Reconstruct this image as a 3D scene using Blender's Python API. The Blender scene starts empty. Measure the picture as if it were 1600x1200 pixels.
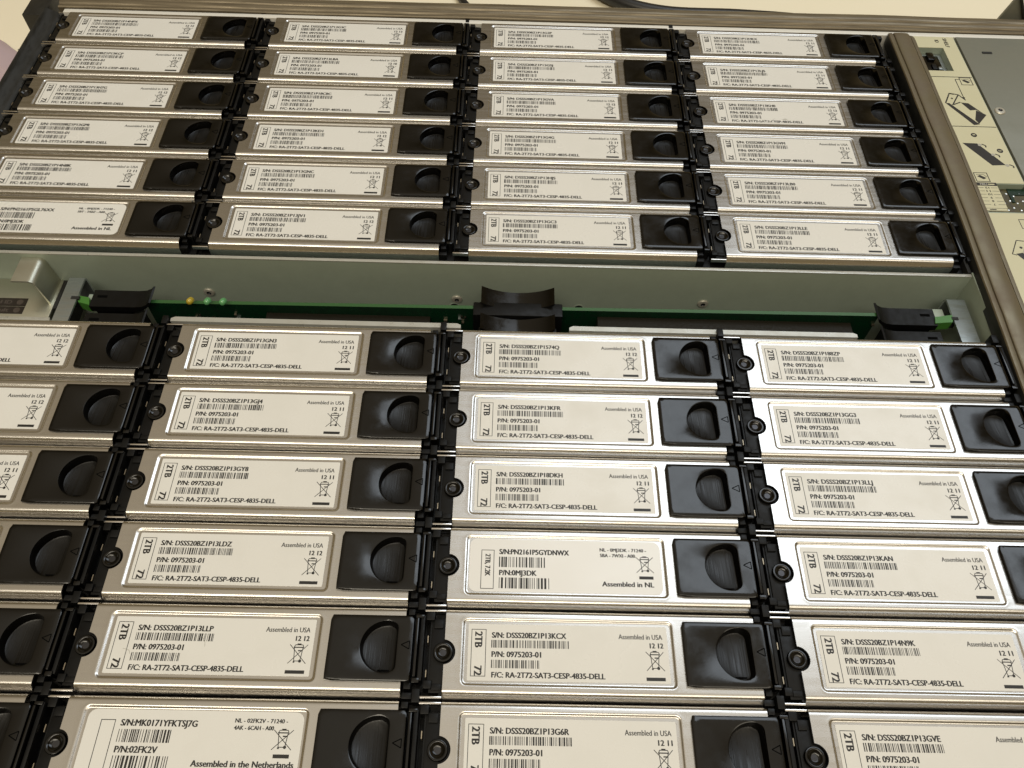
import bpy, bmesh, math, random
from mathutils import Vector, Matrix

random.seed(7)
SC = bpy.context.scene
COL = SC.collection
MM = 0.001

# ---------------------------------------------------------------- camera
cam_d = bpy.data.cameras.new('camera')
cam = bpy.data.objects.new('camera', cam_d)
COL.objects.link(cam)
cam_d.sensor_fit = 'HORIZONTAL'
cam_d.sensor_width = 36.0
cam_d.lens = 36.0 * 1258.857 / 1600.0
cam_d.clip_start = 0.01
cam_d.clip_end = 50.0
cam.rotation_mode = 'XYZ'
cam.rotation_euler = (0.5889835, -0.0221929, 0.0132470)
cam.location = (0.2456714, -0.2041548, 0.2717271)
SC.camera = cam

# ---------------------------------------------------------------- world: a dim warm room
w = bpy.data.worlds.new('World')
SC.world = w
w.use_nodes = True
nt = w.node_tree
bg = nt.nodes['Background']
tc = nt.nodes.new('ShaderNodeTexCoord')
sep = nt.nodes.new('ShaderNodeSeparateXYZ')
ramp = nt.nodes.new('ShaderNodeValToRGB')
nt.links.new(tc.outputs['Generated'], sep.inputs[0])
nt.links.new(sep.outputs['Z'], ramp.inputs['Fac'])
ramp.color_ramp.elements[0].position = 0.0
ramp.color_ramp.elements[0].color = (0.46, 0.34, 0.17, 1)
ramp.color_ramp.elements[1].position = 1.0
ramp.color_ramp.elements[1].color = (0.70, 0.62, 0.49, 1)
e = ramp.color_ramp.elements.new(0.5)
e.color = (0.085, 0.062, 0.028, 1)
e = ramp.color_ramp.elements.new(0.80)
e.color = (0.40, 0.325, 0.22, 1)
nt.links.new(ramp.outputs['Color'], bg.inputs['Color'])
bg.inputs['Strength'].default_value = 1.0


def area(name, loc, target, sx, sy, power, color):
    d = bpy.data.lights.new(name, 'AREA')
    d.shape = 'RECTANGLE'
    d.size = sx
    d.size_y = sy
    d.energy = power
    d.color = color
    o = bpy.data.objects.new(name, d)
    COL.objects.link(o)
    o.location = loc
    v = Vector(target) - Vector(loc)
    o.rotation_euler = v.to_track_quat('-Z', 'Y').to_euler()
    return o


# ceiling fluorescents: a cool one ahead on the right (mirrored in the near drives), warm ones overhead
area('ceiling_lamp_cool', (1.15, 0.88, 1.65), (1.15, 0.88, 0), 1.7, 0.85, 15.0, (0.80, 0.90, 1.0))
area('ceiling_lamp_warm', (-0.15, -0.95, 1.75), (0.2, 0.0, 0), 1.4, 0.50, 15.5, (1.0, 0.91, 0.74))
area('ceiling_lamp_warm', (1.05, -0.95, 1.75), (0.2, 0.0, 0), 1.4, 0.50, 6.0, (1.0, 0.91, 0.74))

SC.view_settings.view_transform = 'Standard'
SC.view_settings.look = 'None'
SC.view_settings.exposure = 0.0
SC.view_settings.gamma = 1.0
SC.view_settings.use_curve_mapping = False
SC.render.engine = 'CYCLES'


# ---------------------------------------------------------------- materials
def mat(name, color, rough=0.5, metal=0.0, spec=0.5, coat=0.0, coat_rough=0.1):
    m = bpy.data.materials.new(name)
    m.use_nodes = True
    b = m.node_tree.nodes['Principled BSDF']
    b.inputs['Base Color'].default_value = (*color, 1)
    b.inputs['Roughness'].default_value = rough
    b.inputs['Metallic'].default_value = metal
    b.inputs['Specular IOR Level'].default_value = spec
    b.inputs['Coat Weight'].default_value = coat
    b.inputs['Coat Roughness'].default_value = coat_rough
    return m


def add_noise(m, scale=(1, 1, 1), nscale=50.0, detail=4.0, rough_range=None, col_amt=None, bump=None, col2=None,
              bump_dist=0.0002, per_object=True, lo=0.35, hi=0.65):
    """noise in object space driving roughness, colour variation and a slight bump"""
    t = m.node_tree
    b = t.nodes['Principled BSDF']
    tc = t.nodes.new('ShaderNodeTexCoord')
    mp = t.nodes.new('ShaderNodeMapping')
    mp.inputs['Scale'].default_value = scale
    vec = tc.outputs['Object']
    if per_object:
        oi = t.nodes.new('ShaderNodeObjectInfo')
        ml = t.nodes.new('ShaderNodeMath')
        ml.operation = 'MULTIPLY'
        ml.inputs[1].default_value = 13.7
        t.links.new(oi.outputs['Random'], ml.inputs[0])
        va = t.nodes.new('ShaderNodeVectorMath')
        va.operation = 'ADD'
        t.links.new(vec, va.inputs[0])
        t.links.new(ml.outputs[0], va.inputs[1])
        vec = va.outputs[0]
    t.links.new(vec, mp.inputs['Vector'])
    n = t.nodes.new('ShaderNodeTexNoise')
    n.inputs['Scale'].default_value = nscale
    n.inputs['Detail'].default_value = detail
    n.inputs['Roughness'].default_value = 0.6
    t.links.new(mp.outputs[0], n.inputs['Vector'])
    if rough_range:
        mr = t.nodes.new('ShaderNodeMapRange')
        mr.inputs['From Min'].default_value = lo
        mr.inputs['From Max'].default_value = hi
        mr.inputs['To Min'].default_value = rough_range[0]
        mr.inputs['To Max'].default_value = rough_range[1]
        t.links.new(n.outputs['Fac'], mr.inputs['Value'])
        t.links.new(mr.outputs[0], b.inputs['Roughness'])
    if col2:
        mr2 = t.nodes.new('ShaderNodeMapRange')
        mr2.inputs['From Min'].default_value = lo
        mr2.inputs['From Max'].default_value = hi
        t.links.new(n.outputs['Fac'], mr2.inputs['Value'])
        mx = t.nodes.new('ShaderNodeMix')
        mx.data_type = 'RGBA'
        mx.inputs['A'].default_value = b.inputs['Base Color'].default_value
        mx.inputs['B'].default_value = (*col2, 1)
        t.links.new(mr2.outputs[0], mx.inputs['Factor'])
        t.links.new(mx.outputs['Result'], b.inputs['Base Color'])
    if bump:
        bp = t.nodes.new('ShaderNodeBump')
        bp.inputs['Strength'].default_value = bump
        bp.inputs['Distance'].default_value = bump_dist
        t.links.new(n.outputs['Fac'], bp.inputs['Height'])
        t.links.new(bp.outputs[0], b.inputs['Normal'])
    return m


M = {}
M['steel'] = add_noise(mat('brushed_steel', (0.63, 0.615, 0.59), 0.3, 1.0), (4, 60, 60), 8, 5, (0.22, 0.31), col2=(0.57, 0.55, 0.52))
M['screwhead'] = mat('zinc_screw', (0.55, 0.53, 0.46), 0.35, 0.5)
M['pin'] = mat('bright_steel', (0.75, 0.73, 0.70), 0.22, 1.0)
M['paper'] = add_noise(mat('label_paper', (0.78, 0.775, 0.745), 0.34, 0, 0.5), (1, 1, 1), 60, 5, (0.26, 0.42),
                       col2=(0.735, 0.73, 0.695), lo=0.45, hi=0.8)
M['paper_new'] = add_noise(mat('label_film', (0.83, 0.83, 0.82), 0.22, 0, 0.5), (1, 1, 1), 40, 4, (0.15, 0.26), bump=0.15,
                           bump_dist=0.0004)
M['groove'] = mat('matt_groove', (0.002, 0.002, 0.002), 0.9, 0, 0.05)
M['ink'] = mat('black_ink', (0.018, 0.017, 0.016), 0.45)
M['plastic'] = add_noise(mat('black_plastic', (0.0014, 0.0012, 0.001), 0.25, 0, 0.5), (1, 1, 1), 180, 5, (0.10, 0.22), bump=0.04,
                         bump_dist=0.0001)
M['plastic_rec'] = add_noise(mat('black_plastic_scored', (0.0018, 0.0016, 0.0015), 0.3, 0, 0.4), (260, 5, 5), 8, 4, (0.25, 0.5),
                             bump=0.25, bump_dist=0.0003)
M['plastic_matt'] = add_noise(mat('matt_black_plastic', (0.003, 0.003, 0.003), 0.4, 0, 0.25), (1, 1, 1), 300, 4, (0.35, 0.55))
M['hole'] = mat('screw_socket', (0.06, 0.06, 0.065), 0.35, 0.8)
M['brass'] = mat('brass_contact', (0.42, 0.36, 0.27), 0.45, 1.0)
M['zinc'] = add_noise(mat('grey_green_zinc', (0.36, 0.42, 0.35), 0.45, 0.1), (1, 1, 1), 90, 5, (0.38, 0.55),
                      col2=(0.33, 0.385, 0.32))
M['zinc_edge'] = add_noise(mat('cut_steel_edge', (0.50, 0.50, 0.46), 0.35, 0.35), (1, 1, 1), 200, 4, (0.25, 0.45))
M['white_edge'] = mat('bright_folded_edge', (0.80, 0.79, 0.74), 0.4, 0.1)
M['galv'] = add_noise(mat('galvanised_strip', (0.50, 0.54, 0.54), 0.4, 0.85), (1, 6, 1), 120, 4, (0.3, 0.5),
                      col2=(0.36, 0.40, 0.40))
M['bracket'] = add_noise(mat('bracket_steel', (0.52, 0.52, 0.44), 0.35, 0.85), (1, 1, 1), 60, 4, (0.28, 0.42))
M['rail'] = add_noise(mat('brown_rail_metal', (0.18, 0.155, 0.10), 0.42, 0.4), (1, 1, 1), 70, 6, (0.34, 0.52), bump=0.15,
                      bump_dist=0.0004, col2=(0.155, 0.125, 0.085), per_object=False)  # dull brownish metal, mottled with a slightly darker brown
M['bar'] = add_noise(mat('brown_streaked_bar', (0.24, 0.20, 0.135), 0.42, 0.4), (5, 160, 160), 6, 6, (0.34, 0.52), bump=0.2,
                     bump_dist=0.0004, col2=(0.11, 0.088, 0.055), per_object=False)  # dull brownish metal with darker streaks running along the bar
M['darkrail'] = add_noise(mat('dark_painted_rail', (0.012, 0.0125, 0.0115), 0.35, 0.0, 0.4), (8, 2, 8), 60, 5, (0.3, 0.5),
                          col2=(0.02, 0.02, 0.018))
M['plate'] = add_noise(mat('grey_plate', (0.22, 0.225, 0.19), 0.45, 0.2), (1, 1, 1), 50, 4, (0.4, 0.52),
                       col2=(0.20, 0.205, 0.17))
M['sticker'] = add_noise(mat('cream_sticker', (0.62, 0.60, 0.42), 0.35), (1, 1, 1), 50, 4, (0.28, 0.42))
M['stickerink'] = mat('sticker_ink', (0.02, 0.018, 0.016), 0.4)
M['inkgrey'] = mat('grey_ink', (0.42, 0.41, 0.36), 0.4)
M['pcb'] = add_noise(mat('green_circuit_board', (0.002, 0.024, 0.009), 0.35), (1, 1, 1), 300, 4, (0.25, 0.45),
                     col2=(0.0015, 0.015, 0.006))
M['pcbedge'] = mat('board_edge', (0.032, 0.105, 0.028), 0.4)
M['conn'] = add_noise(mat('brown_connector', (0.014, 0.012, 0.008), 0.6, 0, 0.2), (1, 1, 1), 900, 3, (0.4, 0.7), bump=0.5)
M['greentab'] = mat('green_tab', (0.055, 0.19, 0.03), 0.35)
M['led_y'] = mat('amber_lens', (0.46, 0.34, 0.03), 0.15, 0, 0.6, 0.5)
M['led_g'] = mat('green_lens', (0.12, 0.36, 0.14), 0.15, 0, 0.6, 0.5)
M['panel'] = mat('dark_indicator_panel', (0.022, 0.016, 0.013), 0.4)
M['paneltext'] = mat('faint_panel_text', (0.075, 0.06, 0.052), 0.5)
M['cable'] = mat('black_cable', (0.012, 0.012, 0.012), 0.4)
M['cream'] = add_noise(mat('cream_floor', (0.93, 0.86, 0.68), 0.6), (1, 1, 1), 7, 5, (0.5, 0.7), col2=(0.89, 0.82, 0.63))
M['cloth'] = add_noise(mat('pink_cloth', (0.60, 0.47, 0.47), 0.8), (1, 1, 1), 9, 4, (0.7, 0.9), col2=(0.50, 0.39, 0.43))
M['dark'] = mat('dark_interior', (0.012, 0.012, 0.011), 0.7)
M['fibre'] = add_noise(mat('brown_board', (0.06, 0.05, 0.03), 0.5), (1, 1, 1), 400, 3, (0.4, 0.6), col2=(0.09, 0.08, 0.03))
M['solder'] = mat('solder', (0.8, 0.8, 0.77), 0.3, 1.0)


# ---------------------------------------------------------------- helpers (all lengths in millimetres)
class MB:
    """collects shapes into one mesh"""

    def __init__(self):
        self.bm = bmesh.new()
        self.mats = []

    def mi(self, m):
        if m not in self.mats:
            self.mats.append(m)
        return self.mats.index(m)

    def face(self, pts, m):
        vs = [self.bm.verts.new(Vector(p) * MM) for p in pts]
        f = self.bm.faces.new(vs)
        f.material_index = self.mi(m)
        return f

    def box(self, x0, x1, y0, y1, z0, z1, m, bev=0.0):
        i = self.mi(m)
        r = bmesh.ops.create_cube(self.bm, size=1.0)
        vs = r['verts']
        for v in vs:
            v.co = Vector(((x0 + x1) / 2 + v.co.x * (x1 - x0), (y0 + y1) / 2 + v.co.y * (y1 - y0),
                           (z0 + z1) / 2 + v.co.z * (z1 - z0))) * MM
        fs = {f for v in vs for f in v.link_faces}
        for f in fs:
            f.material_index = i
        if bev:
            es = list({e for v in vs for e in v.link_edges})
            rb = bmesh.ops.bevel(self.bm, geom=es, offset=bev * MM, segments=2, profile=0.6, affect='EDGES',
                                 clamp_overlap=True)
            for f in rb['faces']:
                f.material_index = i

    def extrude_profile(self, prof, axis, a, b, m, closed=True, cap=True, steps=1):
        """prof: list of 2D points; axis 'x' -> prof=(y,z), 'y' -> prof=(x,z), 'z' -> prof=(x,y)"""
        i = self.mi(m)

        def P(p, t):
            if axis == 'x':
                return Vector((t, p[0], p[1])) * MM
            if axis == 'y':
                return Vector((p[0], t, p[1])) * MM
            return Vector((p[0], p[1], t)) * MM
        rings = []
        for s in range(steps + 1):
            t = a + (b - a) * s / steps
            rings.append([self.bm.verts.new(P(p, t)) for p in prof])
        n = len(prof)
        for s in range(steps):
            for k in range(n if closed else n - 1):
                k2 = (k + 1) % n
                f = self.bm.faces.new((rings[s][k], rings[s][k2], rings[s + 1][k2], rings[s + 1][k]))
                f.material_index = i
        if closed and cap:
            for rg in (rings[0], rings[-1]):
                f = self.bm.faces.new(rg)
                f.material_index = i

    def lathe(self, prof, cx, cy, m, seg=28, mats=None):
        """prof: list of (r, z) from the outside to the centre"""
        rings = []
        for r, z in prof:
            if r <= 1e-6:
                rings.append([self.bm.verts.new(Vector((cx, cy, z)) * MM)])
            else:
                rings.append([self.bm.verts.new(
                    Vector((cx + r * math.cos(2 * math.pi * k / seg), cy + r * math.sin(2 * math.pi * k / seg), z)) * MM)
                    for k in range(seg)])
        for j in range(len(rings) - 1):
            mm = m if not mats else mats[j]
            i = self.mi(mm)
            A, B = rings[j], rings[j + 1]
            for k in range(seg):
                k2 = (k + 1) % seg
                if len(B) == 1:
                    f = self.bm.faces.new((A[k], A[k2], B[0]))
                elif len(A) == 1:
                    f = self.bm.faces.new((A[0], B[k2], B[k]))
                else:
                    f = self.bm.faces.new((A[k], A[k2], B[k2], B[k]))
                f.material_index = i

    def tube(self, pts, r, m, seg=10):
        pts = [Vector(p) for p in pts]
        i = self.mi(m)
        rings = []
        for k, p in enumerate(pts):
            d = (pts[min(k + 1, len(pts) - 1)] - pts[max(k - 1, 0)]).normalized()
            up = Vector((0, 0, 1)) if abs(d.z) < 0.95 else Vector((1, 0, 0))
            s = d.cross(up).normalized()
            u = s.cross(d)
            rings.append([self.bm.verts.new((p + s * r * math.cos(2 * math.pi * j / seg) + u * r * math.sin(
                2 * math.pi * j / seg)) * MM) for j in range(seg)])
        for a in range(len(rings) - 1):
            for j in range(seg):
                j2 = (j + 1) % seg
                f = self.bm.faces.new((rings[a][j], rings[a][j2], rings[a + 1][j2], rings[a + 1][j]))
                f.material_index = i
        for rg in (rings[0], rings[-1]):
            f = self.bm.faces.new(rg)
            f.material_index = i

    def line(self, x0, y0, x1, y1, wd, z, m):
        d = Vector((x1 - x0, y1 - y0))
        n = Vector((-d.y, d.x)).normalized() * wd / 2
        self.face([(x0 + n.x, y0 + n.y, z), (x0 - n.x, y0 - n.y, z), (x1 - n.x, y1 - n.y, z), (x1 + n.x, y1 + n.y, z)], m)

    def rect(self, x0, y0, x1, y1, z, m):
        self.face([(x0, y0, z), (x1, y0, z), (x1, y1, z), (x0, y1, z)], m)

    def disc(self, cx, cy, r, z, m, n=20):
        self.face([(cx + r * math.cos(2 * math.pi * k / n), cy + r * math.sin(2 * math.pi * k / n), z) for k in range(n)], m)

    def data(self, name, smooth=True, fix=True):
        bm = self.bm
        if fix:
            bmesh.ops.recalc_face_normals(bm, faces=bm.faces)
        for f in bm.faces:
            f.smooth = smooth
        if smooth:
            for e in bm.edges:
                if len(e.link_faces) == 2:
                    e.smooth = e.calc_face_angle(0) < math.radians(38)
        me = bpy.data.meshes.new(name)
        bm.to_mesh(me)
        bm.free()
        for m in self.mats:
            me.materials.append(M[m])
        return me

    def build(self, name, parent=None, smooth=True, fix=True):
        return put(name, self.data(name, smooth, fix), parent)


def put(name, me, parent=None, loc=None):
    o = bpy.data.objects.new(name, me)
    COL.objects.link(o)
    if parent:
        o.parent = parent
    if loc is not None:
        o.location = Vector(loc) * MM
    return o


def thing(name, label, cat, loc=(0, 0, 0), group=None):
    o = bpy.data.objects.new(name, None)
    COL.objects.link(o)
    o.empty_display_size = 0.01
    o.location = Vector(loc) * MM
    tag(o, label, cat, group)
    return o


def tag(o, label, cat, group=None):
    o['label'] = label
    o['category'] = cat
    if group:
        o['group'] = group
    return o


def rrect(x0, x1, y0, y1, r, n=6):
    pts = []
    for cx, cy, a0 in ((x1 - r, y1 - r, 0), (x0 + r, y1 - r, 90), (x0 + r, y0 + r, 180), (x1 - r, y0 + r, 270)):
        for k in range(n + 1):
            a = math.radians(a0 + 90 * k / n)
            pts.append((cx + r * math.cos(a), cy + r * math.sin(a)))
    return pts


# ---- lettering: each distinct line of writing is turned into mesh outlines once
TXT = {}
_pending = []


def want(s, weight=0.0):
    if (s, weight) not in TXT:
        TXT[(s, weight)] = None
        _pending.append((s, weight))


def cook():
    obs = []
    for s, wgt in _pending:
        cu = bpy.data.curves.new('lettering', 'FONT')
        cu.body = s
        cu.size = 1.0
        cu.resolution_u = 3
        cu.offset = wgt
        cu.fill_mode = 'FRONT'
        o = bpy.data.objects.new('lettering', cu)
        COL.objects.link(o)
        obs.append((s, wgt, o, cu))
    dg = bpy.context.evaluated_depsgraph_get()
    dg.update()
    for s, wgt, o, cu in obs:
        me = bpy.data.meshes.new_from_object(o.evaluated_get(dg))
        vs = [(v.co.x, v.co.y) for v in me.vertices]
        fs = [tuple(p.vertices) for p in me.polygons]
        TXT[(s, wgt)] = (vs, fs, min(v[0] for v in vs), max(v[0] for v in vs))
        bpy.data.meshes.remove(me)
    for s, wgt, o, cu in obs:
        bpy.data.objects.remove(o)
        bpy.data.curves.remove(cu)
    _pending.clear()


CAP = 0.70   # refined from the letter H below


def write(mb, s, x, y, cap, m, z, width=None, align='L', weight=0.0, rot=0.0, heavy=True):
    """lay one line of writing: baseline start x,y (mm), capital height and optional width in mm"""
    vs, fs, a, b = TXT[(s, weight)]
    sy = cap / CAP
    sx = sy if width is None else width / (b - a)
    wd = (b - a) * sx
    off = {'L': 0.0, 'R': -wd, 'C': -wd / 2}[align]
    c, sn = math.cos(math.radians(rot)), math.sin(math.radians(rot))
    i = mb.mi(m)
    for sh, up in (((0.0, 0.0), (0.05, 0.02), (0.10, 0.0), (0.05, -0.02), (0.13, 0.0)) if (weight > 0 and heavy) else ((0.0, 0.0), (0.05, 0.0))):
        nv = []
        for px, py in vs:
            lx, ly = (px - a) * sx + off + sh * cap, py * sy + up * cap
            nv.append(mb.bm.verts.new(Vector((x + lx * c - ly * sn, y + lx * sn + ly * c, z + sh * .1 + up * .2)) * MM))
        for f in fs:
            nf = mb.bm.faces.new([nv[k] for k in f])
            nf.material_index = i


want('H')
# ---------------------------------------------------------------- the drives: what is printed on each
SER = {
    'A': ['14NPX', '13KCP', '13H7G', '13GPR', '14N8K', 'NL:PN2161P5GL76XX:0MJ3DK:0MJ3DK:5BT-7A0Z-A00'],
    'B': ['13G3C', '13LBA', '18C8C', '13KD1', '13GNC', '13JV1'],
    'C': ['13G3P', '13GSJ', '13GVA', '13G4G', '13HJS', '13GC3'],
    'D': ['13HKX', '13LJS', '13KH0', '13GVM', '13LB0', '13LLE'],
    'P': [None] * 6,
    'Q': ['13GN3', '13GJ4', '13GY8', '13LDZ', '13LLP', 'NL:MK0171YFKTSJ7G:02FK2V:02FK2V:4AK-6CAH-A00'],
    'R': ['1574Q', '13KFR', '18DKH', 'NL:PN2161P5GYDNWX:0MJ3DK:0MJ3DK:5BA-7WXI-A00', '13KCX', '13G6R'],
    'S': ['188ZP', '13GG3', '13LLJ', '13KAN', '14N9K', '13GVE'],
}
DATE = {'A': ['12 12', '12 12', '12 12', '12 12', '12 11', ''], 'B': ['12 12', '12 10', '12 11', '12 12', '12 11', '12 12'],
        'C': ['12 12', '12 11', '12 12', '12 11', '12 11', '12 11'], 'D': ['12 11', '12 11', '12 12', '12 11', '12 11', '12 11'],
        'P': ['12 12', '12 12', '12 11', '12 12', '12 12', '12 11'], 'Q': ['12 11', '12 11', '12 11', '12 12', '12 12', ''],
        'R': ['12 12', '12 12', '12 11', '', '12 12', '12 11'], 'S': ['12 11', '12 11', '12 11', '12 11', '12 11', '12 11']}
WB, WN = 0.0001, 0.0002
want('P/N: 0975203-01', WB)
want('F/C: RA-2T72-SAT3-CESP-4835-DELL', WB)
want('Assembled in USA', 0.0)
want('2TB', WB)
want('72', WB)
want('2TB, 7.2K', WB)
want('Assembled in NL', WN)
want('Assembled in the Netherlands', WN)
want('S/N: DSSS20BZ1P1', WB)
for d in ('12 10', '12 11', '12 12'):
    want(d, WB)
for c in SER:
    for s in SER[c]:
        if s is None:
            continue
        if s.startswith('NL:'):
            _, sn, pn, q, tail = s.split(':')
            want('S/N:' + sn, WN)
            want('P/N:' + pn, WN)
            want('NL - %s - 71240 -' % q, WN)
            want(tail.replace('-', ' - '), WN)
        else:
            want('S/N: DSSS20BZ1P' + s, WB)
for s in ('SHELF', 'ID', '12', '11', '10', '9', '8', '7', 'Valid ID', 'Fault', 'FRU', '1', '2'):
    want(s, WB)
cook()
CAP = max(v[1] for v in TXT[('H', 0.0)][0])


def barcode(mb, x0, x1, y0, y1, z, seed, unit=0.17, m='ink'):
    rnd = random.Random(seed)
    x = x0
    while x < x1 - unit:
        wd = unit * rnd.choice((1, 1, 1, 2, 2, 3))
        wd = min(wd, x1 - x)
        mb.rect(x, y0, x + wd, y1, z, m)
        x += wd + unit * rnd.choice((1, 1, 2, 2, 3))


def wheelie_bin(mb, x0, x1, y1, y0, z, m='ink'):
    """crossed-out wheeled bin drawn in thin strokes inside the box x0..x1, y0..y1"""
    W, H = x1 - x0, y1 - y0
    P = lambda u, v: (x0 + u * W, y0 + v * H)

    def L(a, b, wd=0.24):
        mb.line(*P(*a), *P(*b), wd, z, m)
    L((0.0, 0.93), (1.0, 0.03), 0.22)
    L((1.0, 0.93), (0.0, 0.03), 0.22)
    L((0.26, 0.80), (0.33, 0.14))
    L((0.74, 0.80), (0.67, 0.20))
    L((0.33, 0.15), (0.62, 0.15))
    L((0.22, 0.80), (0.78, 0.80), 0.34)
    L((0.24, 0.80), (0.30, 0.92))
    L((0.30, 0.92), (0.72, 0.92))
    L((0.72, 0.92), (0.78, 0.80))
    mb.rect(*P(0.40, 0.92), *P(0.62, 0.985), z, m)
    L((0.48, 0.64), (0.70, 0.64), 0.38)
    mb.disc(*P(0.66, 0.15), 0.075 * H, z + 0.004, m)
    mb.rect(*P(0.28, 0.07), *P(0.38, 0.14), z, m)


def frame(mb, x0, x1, y0, y1, t, z, m='ink'):
    mb.rect(x0, y0, x0 + t, y1, z, m)
    mb.rect(x1 - t, y0, x1, y1, z, m)
    mb.rect(x0 + t, y0, x1 - t, y0 + t, z, m)
    mb.rect(x0 + t, y1 - t, x1 - t, y1, z, m)


def sticker_base(mb, pts, top, m):
    n = len(pts)
    mb.extrude_profile(pts, 'z', 0.01, top, m)


def make_label(col, row):
    s = SER[col][row]
    mb = MB()
    T = 0.10
    z = T + 0.03
    seed = hash((ord(col), row)) & 0xffff
    if s is not None and s.startswith('NL:'):
        _, sn, pn, q, tail = s.split(':')
        second = pn == '02FK2V'
        base = 'paper' if (second or col == 'A') else 'paper_new'
        sticker_base(mb, rrect(-0.5, 67.3, -18.9, 0.55, 2.6), T, base)
        dx, dy = (0.3, 0.9) if second else (0.0, 0.0)
        frame(mb, 3.6 + dx, 8.2 + dx, -18.0 + dy, -3.7 + dy * 1.3, 0.22, z)
        if not second:
            write(mb, '2TB, 7.2K', 5.1, -5.2, 1.75, 'ink', z, 8.0, weight=WB, rot=-90)
        write(mb, 'S/N:' + sn, 9.9 + dx, -5.2 + dy, 1.85, 'ink', z, 24.6 if not second else 23.8, weight=WN)
        barcode(mb, 9.9 + dx, 26.5, -10.0 + dy, -6.2 + dy, z, seed, 0.2)
        write(mb, 'P/N:' + pn, 10.0 + dx, -12.95 + dy, 1.85, 'ink', z, 13.0, weight=WN)
        barcode(mb, 10.0 + dx, 27.8, -17.7 + dy * 1.1, -13.8 + dy, z, seed + 1, 0.24)
        write(mb, 'NL - %s - 71240 -' % q, 45.7, -3.4 + dy * .7, 1.2, 'ink', z, 16.5, weight=WN)
        write(mb, tail.replace('-', ' - '), 45.7, -5.5 + dy * .7, 1.2, 'ink', z, 12.4, weight=WN)
        wheelie_bin(mb, 58.4, 64.5, -4.8 + dy * .6, -11.2 + dy * .6, z)
        mb.rect(59.2, -13.4 + dy * .6, 64.2, -12.3 + dy * .6, z, 'ink')
        if second:
            write(mb, 'Assembled in the Netherlands', 34.5, -15.6, 1.75, 'ink', z, 31.3, weight=WN)
        else:
            write(mb, 'Assembled in NL', 46.0, -16.2, 1.7, 'ink', z, 18.0, weight=WN)
    else:
        sticker_base(mb, rrect(0.0, 66.8, -18.55, 0.0, 0.35, 3), T, 'paper')
        frame(mb, 1.05, 6.0, -17.2, -1.75, 0.2, z)
        write(mb, '2TB', 2.3, -2.5, 2.4, 'ink', z, 5.1, weight=WB, rot=-90)
        write(mb, '72', 2.3, -13.7, 2.4, 'ink', z, 3.0, weight=WB, rot=-90)
        if s is None:
            write(mb, 'S/N: DSSS20BZ1P1', 7.85, -4.55, 1.78, 'ink', z, 20.0, weight=WB)
        else:
            write(mb, 'S/N: DSSS20BZ1P' + s, 7.85, -4.55, 1.78, 'ink', z, 24.8, weight=WB)
        barcode(mb, 7.75, 33.6, -7.85, -5.3, z, seed)
        write(mb, 'P/N: 0975203-01', 7.85, -10.85, 1.78, 'ink', z, 16.3, weight=WB)
        barcode(mb, 7.8, 23.7, -14.45, -11.8, z, 99, 0.16)
        write(mb, 'F/C: RA-2T72-SAT3-CESP-4835-DELL', 7.95, -17.45, 1.72, 'ink', z, 37.2, weight=WB)
        write(mb, 'Assembled in USA', 65.1, -4.3, 1.6, 'ink', z, 14.7, align='R')
        write(mb, DATE[col][row], 65.1, -7.15, 1.6, 'ink', z, 4.4, align='R', weight=WB)
        wheelie_bin(mb, 59.2, 65.1, -7.9, -14.7, z)
        mb.rect(58.8, -17.75, 65.1, -16.65, z, 'ink')
    rs = random.Random(11)
    if (col, row) == ('D', 2):          # rubbed patch across the lowest line
        for q in range(16):
            x0 = 22 + q * .62 + rs.uniform(-.5, .5)
            y0 = -15.6 - q * .09 + rs.uniform(-1.3, .4)
            mb.line(x0, y0, x0 + rs.uniform(.8, 2.2), y0 + rs.uniform(-.3, .5), rs.uniform(.15, .4), z + .06 + q * .002, 'paper')
        for q in range(6):
            x0 = 31 + rs.uniform(-2, 5)
            mb.line(x0, -14.6 + rs.uniform(-1, 1), x0 + 1.4, -14.2 + rs.uniform(-1, 1), .12, z + .1 + q * .002, 'inkgrey')
    if (col, row) == ('Q', 4):          # dirt marks and a hair
        for x0, y0, x1, y1 in ((29.6, -6.2, 31.0, -8.2), (31.0, -8.2, 31.2, -9.6), (4.6, -10.6, 6.8, -11.2), (6.8, -11.2, 7.4, -12.4), (22.2, -12.0, 23.2, -13.6)):
            mb.line(x0, y0, x1, y1, .1, z + .05, 'inkgrey')
    bmesh.ops.recalc_face_normals(mb.bm, faces=[f for f in mb.bm.faces if f.material_index == 0])
    for f in mb.bm.faces:
        if f.material_index != 0:
            f.normal_update()
            if f.normal.z < 0:
                f.normal_flip()
    return mb.data('label', smooth=False, fix=False)


# ---------------------------------------------------------------- one drive, part by part
PX, PY = 118.0, 30.057


def sdf_rr(x, y, x0, x1, y0, y1, r):
    dx = max(x0 + r - x, x - (x1 - r), 0)
    dy = max(y0 + r - y, y - (y1 - r), 0)
    ix = max(x0 - x, x - x1)
    iy = max(y0 - y, y - y1)
    if dx == 0 or dy == 0:
        return max(ix, iy)
    return math.hypot(dx, dy) - r


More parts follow.
